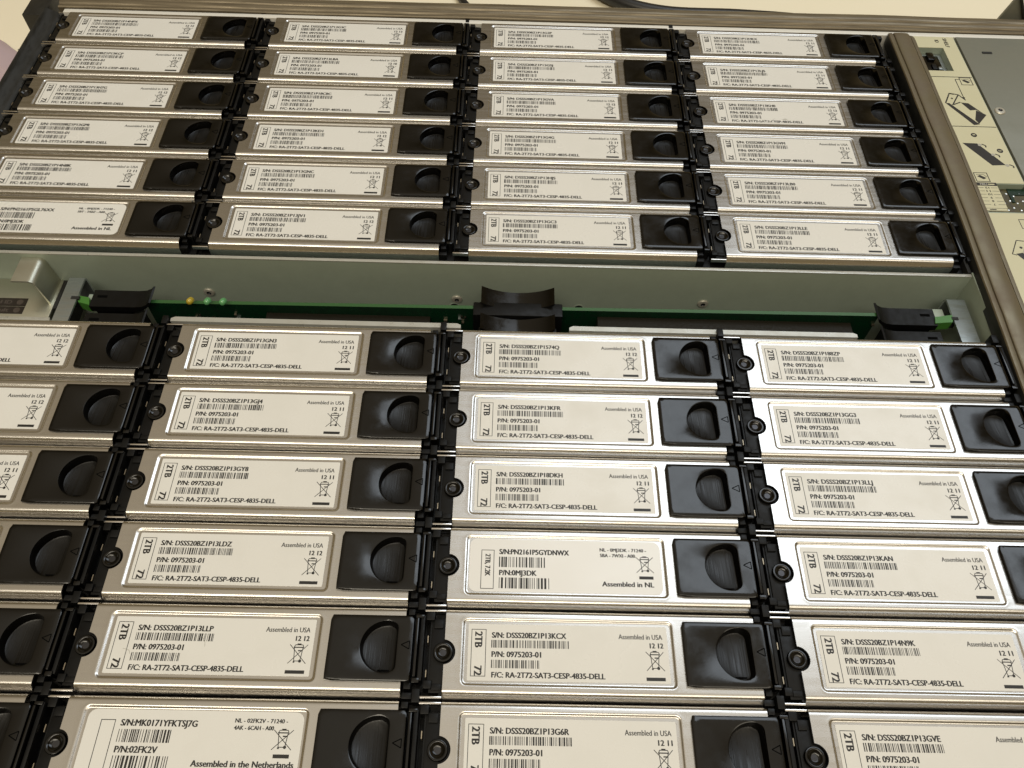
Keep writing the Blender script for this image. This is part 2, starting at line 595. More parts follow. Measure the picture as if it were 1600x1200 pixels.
def case_mesh():
    """the formed steel cover: flat top with a pressed recess for the sticker and a rolled front and back edge"""
    mb = MB()
    TOPZ = 0.45
    prof = [(4.85, -34.0), (4.85, -12.0), (4.85, -2.0)]
    r = 1.9
    for k in range(1, 8):
        a = math.radians(90 * k / 8)
        prof.append((4.85 - r + r * math.cos(a), -1.35 + (TOPZ + 1.35) * math.sin(a)))
    ys = [2.95, 2.5, 2.1, 1.8, 1.5, 1.25, 1.0, 0.75, 0.5, 0.2]
    y = -0.4
    while y > -5.0:
        ys.append(y)
        y -= 0.9
    nc = -9.7
    for k in range(25):
        ys.append(nc + 4.1 * math.cos(math.pi * k / 24))
    y = -14.6
    while y > -18.4:
        ys.append(y)
        y -= 0.9
    ys += [-18.6, -18.9, -19.15, -19.4, -19.65, -19.9, -20.15, -20.4, -20.8, -21.2, -21.6]
    for yy in ys:
        prof.append((yy, TOPZ))
    for q in range(1, 9):
        a = math.radians(52 * q / 8)
        prof.append((-21.5 - 1.9 * math.sin(a), TOPZ - 1.9 * (1 - math.cos(a))))
    yb, zb = prof[-1]
    for q in range(1, 5):
        prof.append((yb - 0.9 * q / 4, zb - 1.3 * q / 4))
    yb, zb = prof[-1]
    for q in range(1, 4):
        a = math.radians(54 + 36 * q / 3)
        prof.append((yb - 2.4 * (math.sin(a) - math.sin(math.radians(54))), zb - 2.4 * (math.cos(math.radians(54)) - math.cos(a))))
    prof += [(-24.38, -7.0), (-24.38, -12.0), (-24.38, -34.0)]
    xs = [None, None, None, None, None, -2.4, -2.1, -1.8, -1.55, -1.3, -1.05, -0.8, -0.5, -0.1, 0.6, 2.0]
    x = 5.0
    while x < 66.0:
        xs.append(x)
        x += 6.0
    xs += [66.6, 67.0, 67.4, 67.7, 68.0, 68.25, 68.5, 68.75, 69.0, 69.4, 70.5, 73.5, 82.0, 90.0, 95.7, 96.3, 96.7]
    i = mb.mi('steel')
    grid = []
    for (yy, zz) in prof:
        xl = -7.75
        d = abs(yy - nc)
        if zz > TOPZ - 0.01 and d < 4.1:
            xl = max(-7.75, -8.15 + math.sqrt(4.1 ** 2 - d * d))
        row = []
        for k, x in enumerate(xs):
            if k < 5:
                x = xl + (-2.4 - xl) * (0.0, 0.12, 0.32, 0.56, 0.8)[k]
            z = zz
            if zz > TOPZ - 0.01:
                d2 = sdf_rr(x, yy, -1.15, 68.05, -19.45, 0.95, 1.0)
                t = min(max(d2 / 0.85, 0.0), 1.0)
                t = t * t * (3 - 2 * t)
                z = zz - (1 - t) * 0.45 - 0.0
                lip = math.exp(-((d2 - 1.0) / 0.45) ** 2) * 0.03
                z += lip
            row.append(mb.bm.verts.new(Vector((x, yy, z)) * MM))
        grid.append(row)
    for a in range(len(grid) - 1):
        for b in range(len(xs) - 1):
            if xs[b] is not None and 73.0 < xs[b] and xs[b + 1] < 96.0 and prof[a][1] > TOPZ - .01 and prof[a][0] < 1.1 and prof[a + 1][0] > -19.1:
                continue        # opening under the latch
            f = mb.bm.faces.new((grid[a][b], grid[a][b + 1], grid[a + 1][b + 1], grid[a + 1][b]))
            f.material_index = i
    # thickness at the two cut ends: turn the sheet down by 0.8 mm
    for b in (0, len(xs) - 1):
        low = []
        for a in range(len(grid)):
            c = grid[a][b].co
            low.append(mb.bm.verts.new(c + Vector((0, 0, -0.0009))))
        for a in range(len(grid) - 1):
            f = mb.bm.faces.new((grid[a][b], grid[a + 1][b], low[a + 1], low[a]))
            f.material_index = i
    me = mb.data('case', smooth=True)
    return me


def d_outline(n_total, cx=91.2, cy=-8.7, r=8.7, xr=94.9, cr=1.3):
    """D-shaped finger recess: round on the left, flat on the right; angles around the centre"""
    pts = []
    yt = math.sqrt(r * r - (xr - cx) ** 2)
    for k in range(n_total):
        a = 2 * math.pi * k / n_total
        c, s = math.cos(a), math.sin(a)
        t = r
        if c > 1e-6:
            t = min(r, (xr - cx) / c)
        pts.append((cx + t * c, cy + t * s, a))
    return pts


def latch_mesh():
    mb = MB()
    pl, rc = 'plastic', 'plastic_rec'
    ip, ir = mb.mi(pl), mb.mi(rc)
    x0, x1, y0, y1 = 71.75, 99.75, -19.85, 1.75
    cx, cy = 90.4, -8.7
    N = 72
    top = 1.75

    def ring(inset, z, rad=0.9):
        pts = []
        X0, X1, Y0, Y1 = x0 + inset, x1 - inset, y0 + inset, y1 - inset
        rr = max(rad - inset, 0.15)
        for k in range(N):
            a = 2 * math.pi * k / N
            c, s = math.cos(a), math.sin(a)
            lo, hi = 0.0, 60.0
            for _ in range(36):
                mid = (lo + hi) / 2
                if sdf_rr(cx + c * mid, cy + s * mid, X0, X1, Y0, Y1, rr) < 0:
                    lo = mid
                else:
                    hi = mid
            pts.append((cx + c * lo, cy + s * lo, z))
        return pts

    def dring(off, z_fun, r=8.55, xr=94.7, xoff=0.0, yoff=0.0):
        pts = []
        for k in range(N):
            a = 2 * math.pi * k / N
            c, s = math.cos(a), math.sin(a)
            R = r - off
            lo, hi = 0.0, 30.0
            XR = xr - off * 1.6
            for _ in range(36):
                mid = (lo + hi) / 2
                X, Y = cx + c * mid, cy + s * mid
                dd = max(math.hypot(X - 91.0, Y - cy) - R, X - XR)
                # soften the corners
                u, v = X - (XR - 1.6), abs(Y - cy) - (R - 2.4)
                if u > 0 and v > 0:
                    dd = max(dd, math.hypot(u / 1.6, v / 1.9) * 1.6 - 1.6)
                if dd < 0:
                    lo = mid
                else:
                    hi = mid
            X, Y = cx + c * lo + xoff, cy + s * lo + yoff
            pts.append((X, Y, z_fun(X, Y)))
        return pts

    def addring(p):
        return [mb.bm.verts.new(Vector(q) * MM) for q in p]

    def skin(A, B, i):
        for k in range(N):
            k2 = (k + 1) % N
            f = mb.bm.faces.new((A[k], A[k2], B[k2], B[k]))
            f.material_index = i
    deep = lambda X, Y: top - 3.5 + 0.10 * (cy - Y) * 0.9
    R = [addring(ring(0, -0.5)), addring(ring(0, top - 0.55)), addring(ring(0.16, top - 0.18)), addring(ring(0.5, top)),
         addring(ring(1.6, top))]
    Dm = [addring(dring(-0.35, lambda X, Y: top)), addring(dring(0.0, lambda X, Y: top - 0.12)), addring(dring(0.15, lambda X, Y: top - 0.5)),
          addring(dring(0.55, deep)), addring(dring(1.0, lambda X, Y: deep(X, Y) - 0.25))]
    for a, b in zip(R[:-1], R[1:]):
        skin(a, b, ip)
    skin(R[-1], Dm[0], ip)
    skin(Dm[0], Dm[1], ip)
    skin(Dm[1], Dm[2], ip)
    skin(Dm[2], Dm[3], ip)
    skin(Dm[3], Dm[4], ir)
    f = mb.bm.faces.new(Dm[-1])
    f.material_index = ir
    bmesh.ops.recalc_face_normals(mb.bm, faces=mb.bm.faces)
    # arrow outline pressed on the latch
    for a, b in (((96.0, -8.1), (98.7, -6.8)), ((98.7, -6.8), (98.7, -9.5)), ((98.7, -9.5), (96.0, -8.1))):
        mb.line(*a, *b, 0.32, top + 0.03, 'groove')
    # small slot at the foot of the recess
    mb.rect(88.6, -16.0, 92.4, -15.6, deep(90, -15.8) + 0.02, 'groove')
    for f in mb.bm.faces:
        f.normal_update()
    me = mb.data('latch', smooth=True, fix=False)
    return me


def flange_mesh():
    mb = MB()
    mb.box(100.45, 101.35, -18.2, 0.9, -5.0, 2.05, 'plastic', 0.25)
    mb.box(101.9, 103.3, -19.2, 2.2, -5.0, 0.7, 'plastic_matt', 0.3)
    mb.box(100.2, 103.0, 1.2, 2.3, -5.0, 1.2, 'plastic', 0.3)
    mb.box(100.2, 102.6, -20.0, -18.4, -5.0, 1.2, 'plastic', 0.3)
    return mb.data('hinge_flange')


def carrier_mesh():
    mb = MB()
    b = 'plastic_matt'
    mb.box(96.9, 103.6, -24.9, 4.6, -9.0, -5.0, b)
    mb.box(103.6, 105.4, -23.4, 3.0, -9.0, -6.2, b)
    # interlocking clips
    mb.box(103.7, 106.4, 0.9, 3.7, -6.0, -0.3, b, 0.25)
    mb.box(103.9, 106.5, -21.4, -18.8, -6.0, -0.3, b, 0.25)
    mb.box(100.6, 103.1, 4.3, 8.5, -6.0, 0.1, b, 0.25)
    mb.box(97.4, 99.6, 2.6, 4.6, -5.0, -0.6, b, 0.25)
    mb.box(97.6, 99.9, -21.6, -19.6, -5.0, -0.6, b, 0.25)
    mb.box(97.0, 100.4, -24.4, -22.4, -5.0, -1.8, b, 0.3)
    # left part of the carrier, under the notch of the cover
    mb.box(-12.3, -4.2, -22.4, 1.6, -3.2, -1.3, b, 0.2)
    mb.box(-12.9, -12.3, -21.0, 1.2, -8.0, -1.9, b)
    mb.box(-11.4, -8.3, -21.6, -19.8, -1.35, -0.5, b, 0.2)
    mb.box(-11.6, -8.6, -1.6, 1.2, -1.35, -0.6, b, 0.2)
    mb.box(-9.0, -8.0, -23.5, -22.5, -4.0, -0.6, b, 0.2)
    mb.box(-13.6, -7.9, -25.0, 4.8, -12.0, -6.5, b)
    mb.box(-8.5, 100.0, -23.4, 3.8, -12.0, -8.0, b)
    return mb.data('carrier')


def post_mesh():
    mb = MB()
    mb.lathe([(3.3, -1.4), (3.3, -0.15), (3.1, 0.12), (2.75, 0.2), (2.35, 0.12), (2.1, -0.15), (1.65, -0.5), (1.1, -0.75),
              (0.95, -0.75), (0.0, -0.72)], -8.15, -9.7, 'plastic',
             mats=['plastic'] * 7 + ['hole', 'hole'])
    return mb.data('retaining_screw')


def contact_mesh():
    mb = MB()
    mb.box(-13.7, -13.4, -6.2, -3.9, -5.5, -1.7, 'brass')
    return mb.data('contact')


def pin_mesh():
    mb = MB()
    mb.box(-15.0, -7.9, 3.95, 4.6, -2.4, -0.4, 'pin', 0.15)
    return mb.data('steel_lip')


ME = dict(case=case_mesh(), latch=latch_mesh(), hinge_flange=flange_mesh(), carrier=carrier_mesh(),
          retaining_screw=post_mesh(), contact=contact_mesh(), steel_lip=pin_mesh())

ORD = ['first', 'second', 'third', 'fourth', 'fifth', 'sixth']


def drive_label(col, row):
    s = SER[col][row]
    front = col in 'PQRS'
    blk = 'front' if front else 'rear'
    if s is None:
        t = ['nearest the grey crossbar', 'second from the grey crossbar', 'third from the grey crossbar',
             'fourth from crossbar, black latch showing',
             'fifth from crossbar, part of black latch showing',
             'bottom corner, sixth from crossbar'][row]
        return 'silver hard drive cut by left picture edge, ' + t
    if s.startswith('NL:'):
        sn = s.split(':')[1]
        return {'A': 'silver hard drive with bold sticker reading PN2161P5GL76XX, Assembled in NL, rear block',
                'Q': 'silver hard drive with bold sticker reading MK0171YFKTSJ7G, Assembled in the Netherlands',
                'R': 'silver hard drive with bold rounded sticker reading PN2161P5GYDNWX, front block'}[col]
    place = {'A': 'leftmost column of the rear block', 'B': 'second column of the rear block',
             'C': 'third column of the rear block', 'D': 'right column of the rear block',
             'Q': 'second column of the front block', 'R': 'third column of the front block',
             'S': 'right column of the front block'}[col]
    return 'silver hard drive with serial ending %s on its sticker, %s' % (s, place)


for cols, ox, oy, grp in (('ABCD', 0.26, 223.33, 'hard drives in the rear block'),
                          ('PQRS', 0.0, 0.0, 'hard drives in the front block')):
    for ci, c in enumerate(cols):
        for r in range(6):
            jx, jy, jz = random.uniform(-.12, .12), random.uniform(-.08, .08), random.uniform(-.12, .12)
            root = thing('hard_drive', drive_label(c, r), 'hard drive', (ox + ci * PX + jx, oy - r * PY + jy, jz), grp)
            root.rotation_euler = (math.radians(random.uniform(-.25, .25)), math.radians(random.uniform(-.06, .06)), 0)
            put('case', ME['case'], root)
            lb = put('label', make_label(c, r), root)
            lb.location = Vector((random.uniform(-.25, .25), random.uniform(-.12, .12), 0.0)) * MM
            lb.rotation_euler = (0, 0, math.radians(random.uniform(-.12, .12)))
            la = put('latch', ME['latch'], root)
            put('hinge_flange', ME['hinge_flange'], la)
            ca = put('carrier', ME['carrier'], root)
            put('contact', ME['contact'], ca)
            put('contact', ME['contact'], ca, (0, -11.2, 0))
            put('steel_lip', ME['steel_lip'], ca)
            put('steel_lip', ME['steel_lip'], ca, (0, -28.2, -0.1))
            put('retaining_screw', ME['retaining_screw'], root)

# ---------------------------------------------------------------- floor under everything
mb = MB()
mb.face([(-4000, -3000, -110), (4000, -3000, -110), (4000, 5000, -110), (-4000, 5000, -110)], 'cream')
fl = mb.build('floor')
fl['kind'] = 'structure'

# ---------------------------------------------------------------- the chassis that holds it all
ch = thing('storage_chassis', 'large open grey metal drive chassis filled with rows of hard drives', 'server chassis', (0, 0, -109))


def cpart(mb, name, parent=None, **k):
    o = mb.build(name, parent or ch, **k)
    if parent is None:
        o.location = Vector((0, 0, 109)) * MM
    return o


# tray floor and hidden outer walls
mb = MB()
mb.box(-30, 458, -330, 228, -62, -60, 'dark')
mb.box(-30, 540, -330, 246, -108, -64, 'darkrail')
cpart(mb, 'tray_floor')

# crossbar wall between the two blocks
mb = MB()
mb.box(-20, 459.0, 44.0, 45.2, -60, -2.9, 'zinc')
mb.box(-20, 458.8, 43.8, 45.4, -2.9, -2.3, 'zinc_edge', 0.2)
cw = cpart(mb, 'crossbar')
def screw(parent, x, y, z, r=2.6, name='screw'):
    s = MB()
    s.lathe([(r, 0.0), (r, 0.35), (r * .85, 0.75), (r * .42, 0.85), (r * .3, 0.5), (0, 0.5)], 0, 0, 'pin', 24,
            mats=['screwhead', 'screwhead', 'screwhead', 'hole', 'hole'])
    o = s.build(name, parent)
    o.location = Vector((x, y, z)) * MM
    return o


for x, z in ((104.6, -26.5), (222.6, -27.2), (340.5, -26.1)):
    o = screw(cw, x, 43.97, z)
    o.rotation_euler = (math.radians(90), 0, 0)
for x, z in ((221.2, -32.6), (281.4, -31.7)):
    s = MB()
    s.lathe([(2.5, 0.0), (2.3, 0.15), (1.9, 0.1), (1.8, -0.02), (0, -0.02)], 0, 0, 'zinc', 20,
            mats=['zinc', 'zinc', 'dark', 'dark'])
    o = s.build('hole', cw)
    o.location = Vector((x, 43.95, z)) * MM
    o.rotation_euler = (math.radians(90), 0, 0)

# side walls of the bay
mb = MB()
mb.box(459.0, 460.2, 2.0, 46, -60, -2.0, 'zinc')
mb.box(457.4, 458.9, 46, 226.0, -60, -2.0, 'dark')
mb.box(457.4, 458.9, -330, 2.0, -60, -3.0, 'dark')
cpart(mb, 'side_wall')
mb = MB()
mb.box(-18.0, -16.8, -330, 230, -60, -3.0, 'darkrail')
cpart(mb, 'side_wall')

# thin steel lips at the back of the front block
for a, b in ((103.5, 227.0), (273.5, 397.5)):
    mb = MB()
    pts = [(a, 6.6), (b, 6.6), (b, 8.2), (b - 1.6, 9.0), (a + 1.6, 9.0), (a, 8.2)]
    mb.extrude_profile(pts, 'z', -26, -1.4, 'zinc_edge')
    cpart(mb, 'bay_lip')

# rear strip and the rolled rear bar
mb = MB()
mb.box(-12, 545, 226.9, 230.4, -50, 0.2, 'white_edge', 0.4)
cpart(mb, 'rear_strip')
prof = [(231.2, -20), (231.2, 0.6), (231.8, 1.1), (232.8, 1.0), (233.3, 0.4), (233.9, 0.5), (234.4, 1.3), (235.5, 1.9), (236.8, 2.0),
        (237.2, 2.6), (238.2, 3.1), (240.0, 3.2), (242.0, 3.0), (243.6, 2.2), (244.4, 0.8), (244.6, -20)]
mb = MB()
mb.extrude_profile(prof, 'x', -16, 660, 'bar', steps=40)
for v in mb.bm.verts:
    v.co.z += 0.0002 * math.sin(v.co.x * 31) + 0.00012 * math.sin(v.co.x * 83 + 1)
cpart(mb, 'rear_bar')

# right rail (slightly out of square), drawn as a tilted bar with a groove and a lip
def rail_x(y):
    base = 459.5 + (min(y, 104.0) - 15.0) * 0.036
    return base + max(y - 104.0, 0.0) * 0.0115


rp = [(-0.9, -4.5), (-0.9, 2.0), (-0.5, 2.6), (0.9, 2.7), (1.5, 2.5), (1.7, 1.9), (2.2, 1.9), (2.4, 2.6), (3.0, 3.0), (6.5, 3.1), (10.6, 2.9),
      (11.2, 2.5), (11.5, 1.6), (11.6, 0.2), (12.6, 0.2), (12.9, 0.9), (13.8, 1.0), (14.7, 0.9), (14.9, -40)]
mb = MB()
i = mb.mi('rail')
idk = mb.mi('darkrail')
rings = []
ysteps = [227.5, 227.0, 226.0, 224.5, 222] + [222 - 12 * k for k in range(1, 46)]
for q, yy in enumerate(ysteps):
    rings.append([])
    tight = [0.35, 0.7, 0.88, 0.97, 1.0][q] if q < 5 else 1.0
    for (x, z) in rp:
        xc = 5.0 + (x - 5.0) * (0.55 + 0.45 * tight)
        zz = z if z < -5 else z * tight - (1 - tight) * 1.0
        wob = 0.12 * math.sin(yy * 0.11) + 0.08 * math.sin(yy * 0.31 + x)
        rings[-1].append(mb.bm.verts.new(Vector((rail_x(yy) + xc + wob * .5, yy, zz + wob * .4)) * MM))
for a in range(len(rings) - 1):
    for k in range(len(rp) - 1):
        f = mb.bm.faces.new((rings[a][k], rings[a][k + 1], rings[a + 1][k + 1], rings[a + 1][k]))
        f.material_index = i if k > 0 else idk
mb.bm.faces.new(rings[0]).material_index = i
cpart(mb, 'right_rail')

# left rail, dark with a folded crest
lp = [(-24.2, -80), (-24.2, 0.2), (-23.6, 0.8), (-22.8, 0.8), (-22.2, 0.1), (-21.6, -0.6), (-17.2, -2.6), (-15.9, -3.0), (-15.2, -3.8), (-15.0, -50)]
mb = MB()
mb.extrude_profile(lp, 'y', 231.0, -330, 'darkrail')
mb.box(-24.6, -24.25, 190, 190.8, -3, 0.4, 'zinc_edge')
cpart(mb, 'left_rail')
mb = MB()
mb.box(-36, -23.6, 226, 262, -90, -1.5, 'darkrail', 0.6)
cpart(mb, 'corner_post')

# right side: cream instruction sticker, grey cover plate
side = MB()
# side plate with a window where a second board shows (x 474..502, y 84..103.8)
side.box(472.5, 502.6, 103.8, 194.8, -6, -0.25, 'zinc')
side.box(472.5, 502.6, 216.4, 227.0, -6, -0.25, 'zinc')
side.box(472.5, 479.0, 194.8, 216.4, -6, -0.25, 'zinc')
side.box(493.6, 502.6, 194.8, 216.4, -6, -0.25, 'zinc')
side.box(472.5, 478.0, 84.0, 103.8, -6, -0.25, 'zinc')
side.box(472.5, 600.0, -330.0, 84.0, -6, -0.25, 'zinc')
sp = cpart(side, 'side_plate')
pl = MB()
pl.box(503.6, 640.0, 103.8, 227.0, -6, 0.3, 'plate', 0.3)
pl.box(514.6, 520.2, 211.3, 213.0, 0.3, 0.6, 'dark')
cp = cpart(pl, 'cover_plate')
screw(cp, 507.8, 160.0, 0.3, 2.8)

st = MB()
zs = 0.0
cut = rrect(479.0, 493.6, 194.8, 216.4, 2.0, 4)
# sticker sheet as a frame round the switch cut-out
st.box(474.6, 502.2, 216.4, 227.9, -0.2, zs, 'sticker')
st.box(474.6, 502.2, 104.2, 194.8, -0.2, zs, 'sticker')
st.box(474.6, 479.0, 194.8, 216.4, -0.2, zs, 'sticker')
st.box(493.6, 502.2, 194.8, 216.4, -0.2, zs, 'sticker')
k, z = 'stickerink', 0.03
write(st, 'SHELF', 495.6, 225.6, 2.1, k, z, 8.3, weight=WB, rot=-90)
write(st, 'ID', 490.6, 224.0, 2.1, k, z, 2.4, weight=WB, rot=-90)
st.line(474.7, 189.3, 502.0, 189.3, 0.5, z, k)
st.line(474.7, 147.1, 502.0, 147.1, 0.5, z, k)


def icon_box(x0, x1, y0, y1):
    frame(st, x0, x1, y0, y1, 0.42, z, k)
    cx, cy = (x0 + x1) / 2, (y0 + y1) / 2
    st.face([(cx - 2.2, cy + .6, z), (cx - .5, cy + 1.5, z), (cx + 2.2, cy - .6, z), (cx + .6, cy - 1.6, z)], k)
    st.line(cx - 2.4, cy + 1.7, cx + 1.4, cy + 1.9, 0.25, z, k)
    st.line(cx + 1.4, cy + 1.9, cx + 2.6, cy + .2, 0.25, z, k)


icon_box(494.2, 500.8, 182.3, 188.9)
icon_box(478.6, 485.6, 104.9, 111.6)
# leader line with arrow head
st.line(494.2, 187.2, 491.9, 187.2, 0.45, z, k)
st.line(491.9, 187.2, 491.9, 170.8, 0.45, z, k)
st.face([(491.1, 171.6, z), (492.8, 171.6, z), (491.9, 169.4, z)], k)
# open drawer drawing
st.face([(480.6, 166.2, z), (482.6, 166.2, z), (493.9, 149.0, z), (490.6, 148.4, z)], k)
st.face([(489.0, 167.0, z), (493.0, 166.5, z), (499.2, 157.2, z), (495.6, 161.0, z), (492.2, 160.5, z)], k)
st.face([(495.4, 160.6, z + .006), (499.9, 157.0, z + .006), (493.6, 149.4, z + .006), (492.6, 152.8, z + .006)], k)
for a, b in (((480.6, 166.2), (485.0, 174.7)), ((485.0, 174.7), (489.6, 173.6)), ((489.6, 173.6), (484.0, 164.6)), ((485.2, 174.4), (487.2, 173.8)),
             ((484.6, 165.0), (488.9, 167.2)), ((489.6, 173.6), (492.4, 169.0))):
    st.line(*a, *b, 0.7, z + .012, k)
st.disc(485.2, 170.3, 0.6, z + .018, k)
# release handle drawing with numbered dots
st.face([(480.0, 133.9, z), (487.6, 133.7, z), (497.3, 117.6, z), (490.3, 117.1, z)], k)
for cx, cy, sdig in ((488.0, 140.3, '1'), (497.8, 128.4, '2')):
    st.disc(cx, cy, 1.6, z, k)
    write(st, sdig, cx - .7, cy + .5, 1.4, 'sticker', z + .02, 0.9 if sdig == '2' else .5, weight=WB, rot=-90)
for x, y in ((488.6, 132.6), (493.3, 125.2), (498.0, 117.4)):
    st.disc(x, y, 1.0, z + .01, 'inkgrey')
    st.line(x + 1.2, y + .6, x + 3.0, y - .4, 0.7, z + .012, k)
    st.line(x + 3.0, y - .4, x + 2.7, y - 1.8, 0.7, z + .014, k)
so = st.build('instruction_label', sp, smooth=False, fix=False)

sw = MB()
sw.box(479.2, 493.4, 195.0, 216.2, -5.5, -4.0, 'galv')
sw.box(479.2, 490.2, 196.0, 212.0, -4.0, -2.4, 'plastic', 0.4)
sw.box(483.4, 487.2, 207.0, 213.6, -2.4, -1.2, 'plastic', 0.4)
sw.box(484.0, 486.6, 198.6, 203.6, -2.4, -1.6, 'plastic_matt', 0.3)
sw.box(487.4, 489.4, 198.8, 201.0, -2.4, -1.7, 'galv', 0.2)
sw.build('shelf_switch', sp)

# number strip beside the slot
ns = MB()
ns.box(476.4, 487.9, 84.4, 102.9, -0.2, 0.04, 'sticker')
ns.rect(476.5, 102.0, 487.9, 104.3, 0.07, 'stickerink')
write(ns, 'FRU', 483.0, 102.4, 1.4, 'inkgrey', 0.09, 3.4, align='R', weight=WB)
ns.line(483.6, 103.1, 486.8, 103.1, 0.7, 0.09, 'sticker')
for j, t in enumerate(('12', '11', '10', '9', '8', '7')):
    yy = 100.6 - j * 2.35
    ns.line(477.0, yy, 480.6, yy, 0.22, 0.07, 'stickerink')
    ns.line(484.2, yy, 487.6, yy, 0.22, 0.07, 'stickerink')
    write(ns, t, 483.4 if len(t) > 1 else 482.9, yy + .65, 1.25, 'stickerink', 0.07, 1.9 if len(t) > 1 else .9, weight=WB, rot=180)
frame(ns, 476.5, 487.8, 84.5, 86.4, 0.2, 0.07, 'stickerink')
ns.line(479.0, 85.4, 482.2, 85.4, 0.6, 0.08, 'stickerink')
ns.build('number_strip', sp, smooth=False, fix=False)

# board seen through the window
wb = MB()
wb.box(487.9, 600, 84.3, 103.6, -5.0, -3.4, 'fibre')
for rr in range(3):
    for q in range(6):
        wb.lathe([(0.62, -3.4), (0.5, -3.1), (0, -2.95)], 490.2 + q * 3.2 + rr * .4, 98.6 - rr * 4.9 + (q % 2) * 1.6, 'solder', 10)
wb.box(494.5, 600, 99.2, 103.5, -3.4, -3.0, 'pcb')
wb.box(494.5, 496.0, 94.0, 99.0, -3.4, -2.9, 'pcb')
wb.build('side_board', sp)

# lower sticker with another drawing
ls = MB()
ls.box(474.6, 600.0, -300.0, 83.2, -0.2, 0.0, 'sticker')
for a, b in (((480.2, 56.4), (484.9, 65.2)), ((484.9, 65.2), (494.5, 64.0)), ((480.2, 56.4), (482.2, 55.8))):
    ls.line(*a, *b, 0.45, 0.03, 'stickerink')
ls.face([(482.0, 56.6, .03), (485.4, 57.4, .03), (499.0, 38.0, .03), (495.0, 37.0, .03)], 'stickerink')
ls.face([(485.6, 57.6, .04), (488.6, 64.0, .04), (502.0, 44.0, .04), (499.2, 38.2, .04)], 'inkgrey')
ls.disc(485.6, 60.6, 0.7, .045, 'stickerink')
frame(ls, 490.5, 498.0, 73.0, 79.2, 0.35, 0.03, 'stickerink')
ls.build('instruction_label', sp, smooth=False, fix=False)

# hook bracket with indicator panel, left end of the gap
hk = MB()
outer, inner = [], []
pr = [(26.0, -5.0), (33.0, -5.0)]
for q in range(1, 7):
    a = math.radians(84 * q / 6)
    pr.append((33.0 + 3.0 * math.sin(a), -8.0 + 3.0 * math.cos(a)))
pr.append((37.4, -24.0))
th = 0.9
inn = [(26.0, -5.0 - th), (33.0, -5.0 - th)]
for q in range(1, 7):
    a = math.radians(84 * q / 6)
    inn.append((33.0 + (3.0 - th) * math.sin(a), -8.0 + (3.0 - th) * math.cos(a)))
inn.append((37.4 - th, -24.0))
hk.extrude_profile(pr + inn[::-1], 'y', 29.5, 43.9, 'bracket')
cpart(hk, 'hook_bracket')
ip_ = MB()
ip_.box(-20, 38.5, 21.5, 43.9, -21.5, -20.3, 'bracket', 0.3)
ip_.extrude_profile([(21.6, -20.3), (21.0, -20.9), (20.0, -21.0), (19.2, -20.4), (18.4, -20.6), (18.4, -24), (21.6, -24)], 'x', -20, 39.0, 'zinc_edge')
ip_.box(38.5, 40.0, 27.0, 43.9, -40, -20.6, 'dark')
pn = cpart(ip_, 'indicator_plate')
for q, (y0, y1, t) in enumerate(((27.5, 32.1, 'Valid ID'), (23.1, 27.2, 'Fault'))):
    m_ = MB()
    m_.box(-14, 26.0, y0, y1, -20.3, -20.1, 'panel')
    write(m_, t, 19.2, (y0 + y1) / 2 - 1.0, 2.0, 'paneltext', -20.07, 11.5 if q == 0 else 7.5, align='R', weight=WB)
    m_.disc(23.0, (y0 + y1) / 2, 1.5, -20.07, 'paneltext')
    m_.build('indicator_panel', pn, smooth=False, fix=False)

# two galvanised upright strips at the ends of the gap
for x0, x1, sgn in ((47.6, 54.6, -1), (448.6, 456.8, 1)):
    g = MB()
    g.extrude_profile([(9.5, -10.2), (36.4, -10.2), (37.4, -10.9), (37.9, -12.2), (37.9, -30), (36.9, -30), (36.9, -12.0), (36.2, -11.2), (9.5, -11.2)],
                      'x', x0, x1, 'galv')
    xa, xb = (x1, x1 + 1.2) if sgn < 0 else (x0 - 1.2, x0)
    g.box(x0, x1, 9.5, 10.5, -30, -11.2, 'galv')
    cpart(g, 'galvanised_strip')

# ---------------------------------------------------------------- the circuit board module standing in the gap
cb = thing('circuit_board', 'green circuit board standing on edge in the gap behind the front drives', 'circuit board', (250, 25, -59))
off = Vector((-250, -25, 59)) * MM


def bpart(mb, name, parent=None, **k):
    o = mb.build(name, parent or cb, **k)
    if parent is None:
        o.location = off
    return o


b_ = MB()
i1, i2 = 'pcb', 'pcbedge'
# board, a touch higher on the right
n = 2
xa, xb = 85.0, 413.5
za, zb = -11.4, -8.2
for (ya, yb) in ((24.2, 26.0),):
    b_.face([(xa, ya, -58), (xb, ya, -58), (xb, ya, zb), (xa, ya, za)], i1)
    b_.face([(xa, yb, -58), (xb, yb, -58), (xb, yb, zb), (xa, yb, za)], i1)
    b_.face([(xa, ya, za), (xb, ya, zb), (xb, yb, zb), (xa, yb, za)], i2)
    b_.face([(xa, ya, -58), (xa, yb, -58), (xa, yb, za), (xa, ya, za)], i1)
    b_.face([(xb, ya, -58), (xb, yb, -58), (xb, yb, zb), (xb, ya, zb)], i1)
bpart(b_, 'board', smooth=False)
for x, m in ((106.0, 'led_y'), (113.6, 'led_g'), (120.5, 'led_g')):
    l_ = MB()
    l_.lathe([(1.5, -1.4), (1.5, 0.4), (1.35, 1.0), (0.9, 1.5), (0.0, 1.75)], 0, 0, m, 18)
    o = l_.build('led', cb)
    o.location = off + Vector((x, 24.0 - 1.0, -8.0)) * MM
    o.rotation_euler = (math.radians(60), 0, 0)
for x0, x1, z0 in ((138.0, 212.0, -16.0), (287.5, 402.5, -13.2)):
    c_ = MB()
    c_.box(x0, x1, 14.0, 24.1, z0 - 12, z0, 'conn', 0.3)
    bpart(c_, 'connector_strip')
sm = random.Random(4)
c_ = MB()
